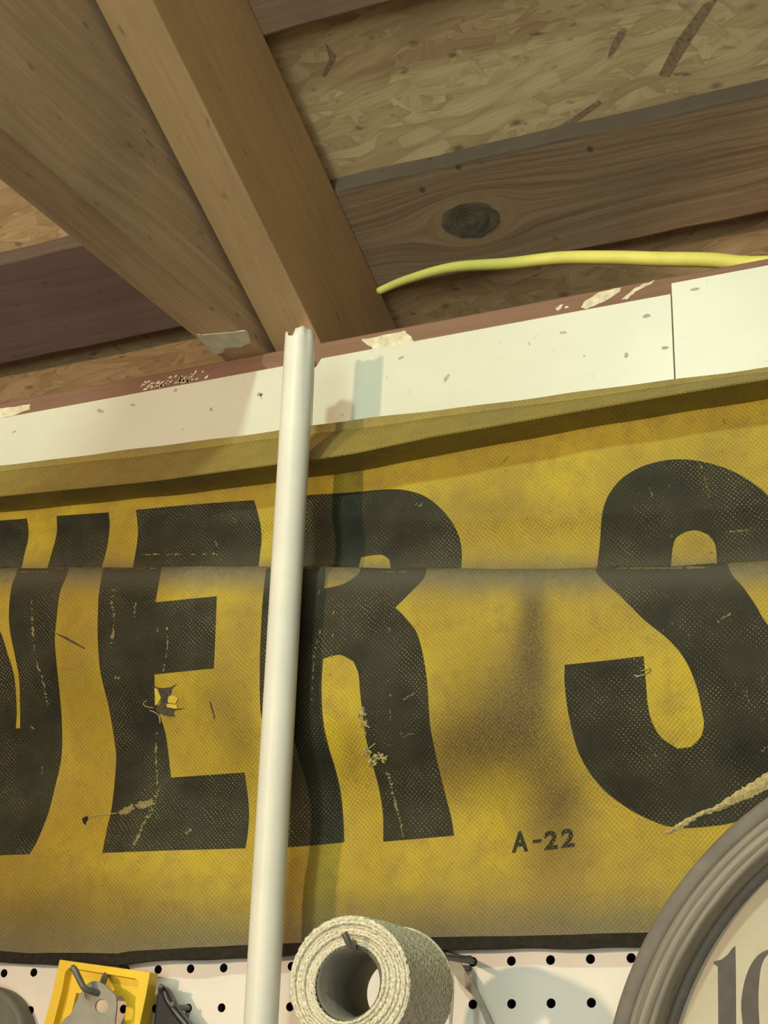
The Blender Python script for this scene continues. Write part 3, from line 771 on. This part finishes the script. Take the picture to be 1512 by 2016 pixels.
# wear, tears, frayed threads
rw = random.Random(11)
def scratch(bm, pts, wd, dens=1.0):
    P = crom(pts, 14); L = []
    for i, p in enumerate(P):
        t = P[min(i+1, len(P)-1)]-P[max(i-1, 0)]; t = t/(np.linalg.norm(t)+1e-9); n = np.array([-t[1], t[0]])
        L.append((p+n*wd*(rw.random()**1.5*1.1-.1), p-n*wd*(rw.random()**1.5*1.1-.1), rw.random()))
    A = surf([l[0] for l in L], .024); B = surf([l[1] for l in L], .024)
    va = [bm.verts.new(v) for v in A]; vb = [bm.verts.new(v) for v in B]
    for i in range(len(L)-1):
        if L[i][2] < dens*.8: bm.faces.new((va[i], vb[i], vb[i+1], va[i+1]))
bm = bmesh.new()
for pts, wd, de in [([(63, 1180), (65, 1230), (70, 1290), (85, 1340), (95, 1390)], 2.4, .8), ([(225, 1160), (222, 1190), (226, 1220), (220, 1270)], 3.2, .7), ([(268, 1180), (266, 1215)], 2.4, .7),
        ([(330, 1230), (330, 1280), (322, 1330)], 2, .6), ([(310, 1235), (312, 1250)], 2, .8), ([(226, 1333), (238, 1337)], 3, .9), ([(628, 1140), (630, 1240), (620, 1290), (614, 1380)], 2, .6),
        ([(766, 1235), (769, 1245)], 3, .9), ([(765, 1340), (770, 1390), (768, 1420)], 2, .5), ([(715, 1390), (722, 1420), (720, 1450)], 2.5, .7), ([(795, 1378), (806, 1371), (817, 1365)], 2.4, .95), ([(793, 1453), (805, 1446), (816, 1445)], 2, .8),
        ([(762, 1520), (770, 1540), (778, 1580), (790, 1620), (793, 1650)], 3, .8), ([(310, 1440), (308, 1500), (310, 1540), (305, 1590), (285, 1620), (268, 1660)], 2.6, .85), ([(305, 1585), (312, 1560), (318, 1545)], 2, .6),
        ([(300, 1590), (280, 1630), (262, 1670)], 3, .8), ([(366, 1642), (378, 1632)], 3.2, 1), ([(820, 992), (826, 998), (832, 990)], 2.2, .8), ([(1278, 960), (1286, 980)], 2, .7), ([(1380, 915), (1390, 950), (1398, 985)], 1.6, .6), ([(1428, 1048), (1450, 1047), (1475, 1044)], 2.2, .8),
        ([(1412, 1226), (1425, 1217), (1440, 1208)], 3, .85), ([(1305, 1243), (1320, 1232), (1326, 1226)], 2.2, .8), ([(1460, 1362), (1475, 1361)], 2, .9), ([(1470, 1366), (1476, 1385)], 1.6, .8), ([(1500, 1480), (1512, 1470)], 3, 1),
        ([(1370, 1085), (1405, 1088)], 1.5, .4), ([(275, 1092), (330, 1092), (400, 1091), (440, 1091)], 1.8, .55), ([(345, 1093), (350, 1090)], 2.5, 1), ([(425, 1065), (428, 1075)], 1.5, 1), ([(460, 1020), (464, 1030)], 1.4, 1),
        ([(60, 1430), (70, 1436)], 2, 1), ([(85, 1510), (82, 1530)], 2, .8), ([(730, 1440), (770, 1468), (800, 1430)], 1.2, .4), ([(660, 1180), (655, 1260), (650, 1330)], 1.6, .35), ([(1270, 1460), (1300, 1500)], 1.2, .3), ([(985, 915), (1000, 900)], 2, .6)]:
    scratch(bm, pts, wd*1.45, de)
tag(bm_obj('worn_streak', bm, M['wear'], banner), kind='stuff')
def spiky(cx, cy, rs, seed, sx=1, sy=1):
    r = random.Random(seed); n = len(rs)
    return [(cx+sx*q*math.cos(2*math.pi*i/n), cy+sy*q*math.sin(2*math.pi*i/n)) for i, q in enumerate(rs)]
T1 = [(304, 1351), (312, 1354), (322, 1355), (336, 1353), (350, 1346), (339, 1356), (338, 1364), (333, 1372), (332, 1382), (330, 1388), (342, 1396), (361, 1395), (344, 1399), (342, 1405), (346, 1411), (330, 1410), (320, 1407), (310, 1402), (307, 1394), (316, 1386), (318, 1376), (312, 1364)]
decal('tear', [T1], M['tear'], 8, .016, 'ragged tear showing grey backing', False)
for P in ([(305, 1354), (311, 1357), (318, 1374), (312, 1386), (306, 1390), (306, 1370)], [(333, 1371), (345, 1370), (352, 1376), (346, 1386), (331, 1383)], [(329, 1386), (349, 1388), (350, 1396), (330, 1393)]):
    decal('torn_flap', [P], M['flake'], 8, .03, None, False)
decal('crack', [[(412, 1380), (415, 1381), (424, 1412), (422, 1416)]], M['tear'], 8, .016, None, False)
decal('crack', [[(106, 1245), (130, 1254), (168, 1276), (166, 1278), (128, 1258)]], M['tear'], 8, .016, None, False)
decal('crack', [[(352, 1395), (366, 1394), (352, 1398)]], M['tear'], 8, .016, None, False)
decal('puncture', [[(162, 1612), (168, 1608), (173, 1607), (174, 1614), (170, 1618), (169, 1625), (164, 1620)]], M['near_black'], 6, .018, 'small dark puncture', False)
for P in ([(233, 1598), (245, 1590), (262, 1583), (264, 1594), (252, 1602), (236, 1604)], [(264, 1585), (275, 1578), (300, 1574), (304, 1585), (285, 1591), (272, 1592)]):
    decal('torn_flap', [rag(P, 6, 2.2, 5)], M['wear'], 6, .02, None, False)
bm = bmesh.new()
def thread(pts, r=.022, off=.04):
    P = surf(pts, off); tube_bm(bm, crom([p for p in P], 4), r, 5)
for k in range(60):
    cx, cy = [(712, 1408), (716, 1425), (722, 1478), (738, 1488), (752, 1492), (735, 1500)][k % 6]
    p = [(cx+rw.gauss(0, 4), cy+rw.gauss(0, 4))]
    for _ in range(3): p.append((p[-1][0]+rw.gauss(1, 2.6), p[-1][1]+rw.gauss(0, 2.6)))
    thread(p, rw.uniform(.010, .020), rw.uniform(.015, .04))
for p in ([(303, 1394), (295, 1393), (286, 1390), (284, 1384), (290, 1380)], [(296, 1399), (306, 1403), (314, 1410), (317, 1422)], [(315, 1410), (316, 1425)], [(175, 1610), (190, 1606), (215, 1603), (232, 1601)], [(1248, 1330), (1262, 1331), (1275, 1325), (1282, 1318)], [(1252, 1334), (1270, 1328)], [(1262, 1322), (1280, 1316)]):
    thread(p, .013, .025)
tag(bm_obj('frayed_thread', bm, M['fibre'], banner, smooth=True), kind='stuff')
# frayed fold running up to the right beneath the S
edgeU = [(1310, 1640), (1345, 1614), (1380, 1598), (1410, 1585), (1440, 1563), (1470, 1545), (1512, 1516), (1570, 1475)]
edgeL = [(1316, 1643), (1350, 1628), (1385, 1606), (1420, 1597), (1450, 1583), (1480, 1572), (1512, 1557), (1570, 1528)]
U = crom(edgeU, 8); Lw = crom(edgeL, 8); VV = []; FF = []
for i in range(len(U)):
    for k in range(7):
        t = k/6; q = U[i]*(1-t)+Lw[i]*t+np.array([rw.uniform(-1.5, 1.5), rw.uniform(-2.4, 2.4)])
        VV.append(surf([q], -.0+.06*math.sin(math.pi*min(1, t*1.05)))[0])
FF = [(i*7+k, i*7+k+1, (i+1)*7+k+1, (i+1)*7+k) for i in range(len(U)-1) for k in range(6)]
fo = mesh('frayed_fold', VV, FF, M['fibre'], banner)
fo['label'] = 'pale frayed fold under the letter S'

# ------------------------------------------------------------------ white pipe
def pipe():
    top = wall(591.5, 658, -2.75); bot = wall(515, 1990, -2.2); d = (bot-top); end = top+d*2.4
    root = empty('pipe', end, 'tall white plastic pipe standing upright in front of the yellow banner', 'pipe')
    N = 40; V = []; F = []; R0, R1 = .42, .35
    d = d/np.linalg.norm(d)
    ts = [0, .25, 1.2]+list(np.linspace(3, 43, 14))
    for j, t in enumerate(ts):
        for k in range(N):
            a = 2*math.pi*k/N; ch = 0
            if j == 0:
                ch = .05*math.sin(a*3+1)+.03*math.sin(a*7)+(.16 if 4.2 < a < 4.75 else 0)+(.05 if 5.0 < a < 5.3 else 0)
            dent = -.05*math.exp(-((a-5.75)/.28)**2)*math.exp(-((t-.35)/.7)**2) if j < 3 else 0
            for r in (R0+dent, R1+dent):
                V.append(top+d*(t+ch)+np.array([r*math.cos(a), r*math.sin(a), 0]))
    for j in range(len(ts)-1):
        for k in range(N):
            a = (j*N+k)*2; b = (j*N+(k+1) % N)*2; c = ((j+1)*N+k)*2; e = ((j+1)*N+(k+1) % N)*2
            F += [(a, c, e, b), (a+1, b+1, e+1, c+1)]
    for k in range(N):
        a = k*2; b = ((k+1) % N)*2; F.append((a, b, b+1, a+1))
    mesh('pipe_wall', V, F, M['pvc'], root, smooth=True)
pipe()

# ------------------------------------------------------------------ yellow hose in the eaves
hp = [(*at(745, 574, 1, 2.9),), at(800, 551, 1, 2.75), at(890, 527, 1, 2.5), at(1000, 519, 1, 2.3), at(1100, 508, 1, 2.2), at(1200, 507, 1, 2.1), at(1300, 510, 1, 2.0), at(1400, 512, 1, 1.8), at(1500, 519, 1, 1.6), (15.6, 1.5, 18.05), (17.5, 1.5, 17.95)]
hose = empty('hose', hp[8], 'yellow plastic hose end lying in the eaves above the white panels', 'hose')
hc = crom(hp, 6)
hr = np.interp(np.linspace(0, 9, len(hc)), range(10), [.12, .14, .17, .185, .2, .21, .215, .215, .215, .215])
tube('hose_length', hc, list(hr), M['cable'], hose, 14)
d0 = (np.array(hp[0])-np.array(hp[1])); d0 /= np.linalg.norm(d0)
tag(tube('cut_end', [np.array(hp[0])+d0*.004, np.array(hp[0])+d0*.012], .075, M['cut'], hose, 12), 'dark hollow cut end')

# ------------------------------------------------------------------ peg hooks, twine
HOOKS = 'metal hooks in the pegboard'
def hook(pts, rad, hole, label):
    h = empty('peg_hook', (hole[0], 0, hole[1]), label, 'hook', HOOKS)
    tube('hook_wire', crom(pts, 6), rad, M['steel'], h, 10)
    return h
h1 = hook([(5, .2, 0), (5, -.3, 0), (4.95, -2, -.06), (4.85, -5, -.15), (4.80, -6.2, -.19), tuple(wall(694, 1872, -6.62)), tuple(wall(690, 1864, -6.75)), tuple(wall(684, 1850, -6.85)), tuple(wall(677, 1836, -6.9))], .075, (5, 0),
          'long steel peg hook carrying the spool of twine, tip turned up')
tube('base_wire', crom([(4.95, -.02, -.16), (4.8, -.12, -.17), (4.45, -.14, -.12), (4.2, -.14, .1)], 5), .06, M['steel'], h1)
tube('base_wire', crom([(4.95, -.02, .1), (4.75, -.12, .1), (4.4, -.14, .2), (4.25, -.14, .3)], 5), .06, M['steel'], h1)

SC = (4.74, -1.05); RO = 1.38; RI = .78; Y0, Y1 = -6.35, -4.0
spool = empty('twine_spool', (SC[0], (Y0+Y1)/2, SC[1]-RO), 'thick spool of cream twine hanging on a long peg hook', 'twine')
pr = []
nr = 8; dr = (RO-RI)/nr
for k in range(nr):                                       # wraps seen on the front
    for s in range(7):
        a = math.pi*s/7; pr.append((RI+dr*(k+.5)-dr/2*math.cos(a), Y0+.03*(k % 3)-dr*.62*math.sin(a)))
nl = 24; dl = (Y1-Y0)/nl
for k in range(nl):                                       # wraps along the side
    for s in range(4):
        a = math.pi*s/4; pr.append((RO+.022*math.sin(a), Y0+dl*(k+.5)-dl/2*math.cos(a)))
for k in range(nr):
    for s in range(5):
        a = math.pi*s/5; pr.append((RO-dr*(k+.5)+dr/2*math.cos(a), Y1+dr*.5*math.sin(a)))
pr.append((RI, Y1))
def spool_mesh():
    n = 128; V = []; F = []
    for j, (r, y) in enumerate(pr):
        for k in range(n):
            a = 2*math.pi*k/n; q = r+.02*math.sin(a*2+j*.05)+.012*math.sin(a*37+j*1.9)+.008*math.sin(a*61-j)
            V.append((SC[0]+q*math.cos(a), y+.03*math.sin(a+j*.04)+.012*math.sin(a*31+j*2.3), SC[1]+q*math.sin(a)))
    for j in range(len(pr)-1):
        for k in range(n): F.append((j*n+k, j*n+(k+1) % n, (j+1)*n+(k+1) % n, (j+1)*n+k))
    return mesh('twine_windings', V, F, M['twine'], spool, smooth=True)
spool_mesh()
lathe('core_tube', [(RI+.01, Y0+.02), (RI-.07, Y0+.03), (RI-.075, Y1+.05), (RI+.01, Y1+.06)], SC, M['core_in'], spool, 64, True)
ls = [(SC[0]+(RO+.03)*math.cos(a), Y1+.02-.04*math.sin(a*2), SC[1]+(RO+.03)*math.sin(a)) for a in np.linspace(2.0, .15, 14)]
ls += [(SC[0]+RO+.02, Y1-.05, SC[1]-.3), (SC[0]+RO-.02, Y1-.1, SC[1]-1.2), (SC[0]+RO-.05, Y1-.12, SC[1]-2.6)]
tag(tube('loose_strand', crom(ls, 3), .035, M['twine'], spool, 8), 'loose strand of twine')
sp_ = empty('strap', tuple(wall(900, 1907, -.4)), 'narrow beige strap hanging from the hook behind the twine', 'strap')
flat_piece('strap_band', [smooth_poly([(884, 1893), (905, 1893), (914, 1908), (941, 1952), (970, 2016), (1010, 2110), (996, 2110), (957, 2016), (936, 1967), (909, 1939), (890, 1912)])], on_wall(-.4), .06, M['strap'], sp_)

# ------------------------------------------------------------------ clock
CC = (17.4, -4.13)
clock = empty('wall_clock', (CC[0], 0, CC[1]), 'large round wall clock with ridged grey wooden rim and cream face', 'clock')
rim = lathe('rim', [(7.2, -.02), (8.45, -.02), (8.54, -.3), (8.54, -2.2), (8.5, -2.42), (8.4, -2.5), (8.2, -2.5), (8.12, -2.46), (8.1, -2.38)], CC, M['rim_dark'], clock, 180)
lathe('moulding', [(8.12, -2.3), (8.1, -2.55), (8.04, -2.66), (7.96, -2.68), (7.9, -2.62), (7.86, -2.6), (7.8, -2.64), (7.74, -2.64), (7.69, -2.56), (7.66, -2.55), (7.6, -2.56), (7.53, -2.48), (7.5, -2.36), (7.48, -2.1), (7.46, -1.75)], CC, M['rim'], clock, 180)
lathe('inner_ring', [(7.47, -1.95), (7.40, -1.99), (7.34, -1.97), (7.30, -1.85), (7.28, -1.76)], CC, M['rim_dark'], clock, 180)
lathe('dial', [(7.5, -1.72), (7.48, -1.78), (6, -1.79), (3, -1.79), (.02, -1.79)], CC, M['face'], clock, 120)
fw = on_wall(-1.8)
def num(L): flat_piece('numeral', L, fw, .012, M['print'], clock)
num([[(1405, 1893), (1420, 1889), (1432, 1880), (1441, 1868), (1447, 1862), (1448, 1900), (1449, 2016), (1450, 2090), (1470, 2098), (1470, 2106), (1395, 2112), (1395, 2104), (1414, 2098), (1414, 2016), (1413, 1903), (1405, 1897)]])
o_out = [(1459, 1980), (1464, 1940), (1474, 1908), (1488, 1885), (1506, 1872), (1530, 1866), (1553, 1872), (1570, 1892), (1580, 1925), (1586, 1975), (1582, 2030), (1570, 2070), (1550, 2095), (1526, 2103), (1500, 2095), (1478, 2065), (1464, 2025)]
o_in = [(1493, 1980), (1494, 1935), (1499, 1900), (1510, 1880), (1526, 1873), (1540, 1881), (1549, 1905), (1553, 1975), (1549, 2040), (1540, 2080), (1524, 2096), (1508, 2085), (1498, 2050)]
num([smooth_poly(o_out, 60), smooth_poly(o_in, 60)])

# ------------------------------------------------------------------ tools at the lower left
fr_ = empty('plastic_frame', tuple(wall(200, 1900, -.6)), 'bright yellow plastic frame tool hanging tilted on the pegboard', 'tool')
fy = on_wall(-1.05)
outer = [(117, 1889), (295, 1914), (287, 1960), (272, 2030), (250, 2130), (56, 2130), (88, 2010), (104, 1950)]
inner = [(135, 1906), (150, 1908), (265, 1927), (272, 1933), (271, 1945), (262, 1990), (240, 2090), (90, 2090), (106, 2012), (122, 1950), (128, 1915)]
flat_piece('rim', [outer, inner], fy, .42, M['yplastic'], fr_, bev=.02)
wouter = [(124, 1900), (285, 1922), (275, 1975), (245, 2110), (75, 2110), (108, 1985)]
wopen = smooth_poly([(150, 1955), (232, 1960), (243, 1964), (248, 1975), (246, 2000), (236, 2060), (226, 2085), (120, 2085), (135, 2020)])
flat_piece('web', [wouter, wopen], on_wall(-.80), .14, M['yplastic'], fr_)
gg = empty('metal_gauge', tuple(wall(190, 1940, -1.7)), 'grey metal plate with two round holes hung in front of the yellow frame', 'tool')
circ = lambda cx, cy, r, n=20: [(cx+r*math.cos(2*math.pi*k/n), cy+r*math.sin(2*math.pi*k/n)) for k in range(n)]
flat_piece('plate', [smooth_poly([(159, 1955), (169, 1939), (185, 1931), (201, 1936), (217, 1949), (227.5, 1962), (229, 1981), (226, 2016), (220, 2110), (70, 2110), (119, 2016), (137.5, 1997), (148, 1976)], 60),
                     circ(178.5, 1957, 12.5), circ(200, 1981, 13.5)], on_wall(-1.7), .07, M['gauge'], gg, bev=.012)
hook([(-5, .2, 0), (-5, -.35, 0), (-5, -.9, -.15), tuple(wall(196, 1952, -1.6)), tuple(wall(180, 1951, -1.9)), tuple(wall(166, 1945, -2.1)), tuple(wall(155, 1925, -2.2)), tuple(wall(147, 1909, -2.25)), tuple(wall(142, 1905, -2.25))], .085, (-5, 0),
     'short grey peg hook bent upward through the grey plate')
pl = empty('pliers', tuple(wall(318, 1944, -.5)), 'tool with glossy black handles hanging right of the yellow frame', 'tool')
flat_piece('handle_grip', [smooth_poly([(312, 1944), (320, 1941), (328, 1950), (342, 1978), (356, 1998), (376, 2022), (420, 2085), (400, 2120), (285, 2120), (300, 2016), (306, 1965)], 60)], on_wall(-.7), .35, M['black'], pl, bev=.09)
tube('handle_grip', crom([wall(317, 1944, -.78), wall(324, 1955, -.85), wall(334, 1974, -.85), wall(352, 2000, -.82), wall(380, 2035, -.8), wall(420, 2090, -.8)], 6), [.07]+[.1]*60, M['black'], pl)
hook([(-3, .2, -1), (-3, -.2, -1.0), (-3.05, -.45, -1.02), (-3.12, -.75, -.97), tuple(wall(342, 1978, -.95))], .08, (-3, -1), 'stubby peg hook beside the glossy black handles')
hook([tuple(wall(318, 1946, .0)), tuple(wall(318, 1946, -.5)), tuple(wall(317, 1944, -.95)), tuple(wall(319, 1939, -1.0))], .06, tuple(wall(318, 1946, 0)[[0, 2]]), 'small peg hook at the top of the black handles')
ld = empty('round_lid', tuple(wall(-40, 2080, 0)), 'round grey green lid hanging at the lower left corner', 'lid')
lc = wall(-50, 2062, -.6); lr = abs(wall(37, 2016, -.6)[0]-lc[0])+.25
lathe('lid_disc', [(.02, -.52), (lr*.8, -.52), (lr*.88, -.58), (lr*.93, -.6), (lr, -.56), (lr+.03, -.4), (lr, -.02)], (lc[0], lc[2]), M['lid'], ld, 72)
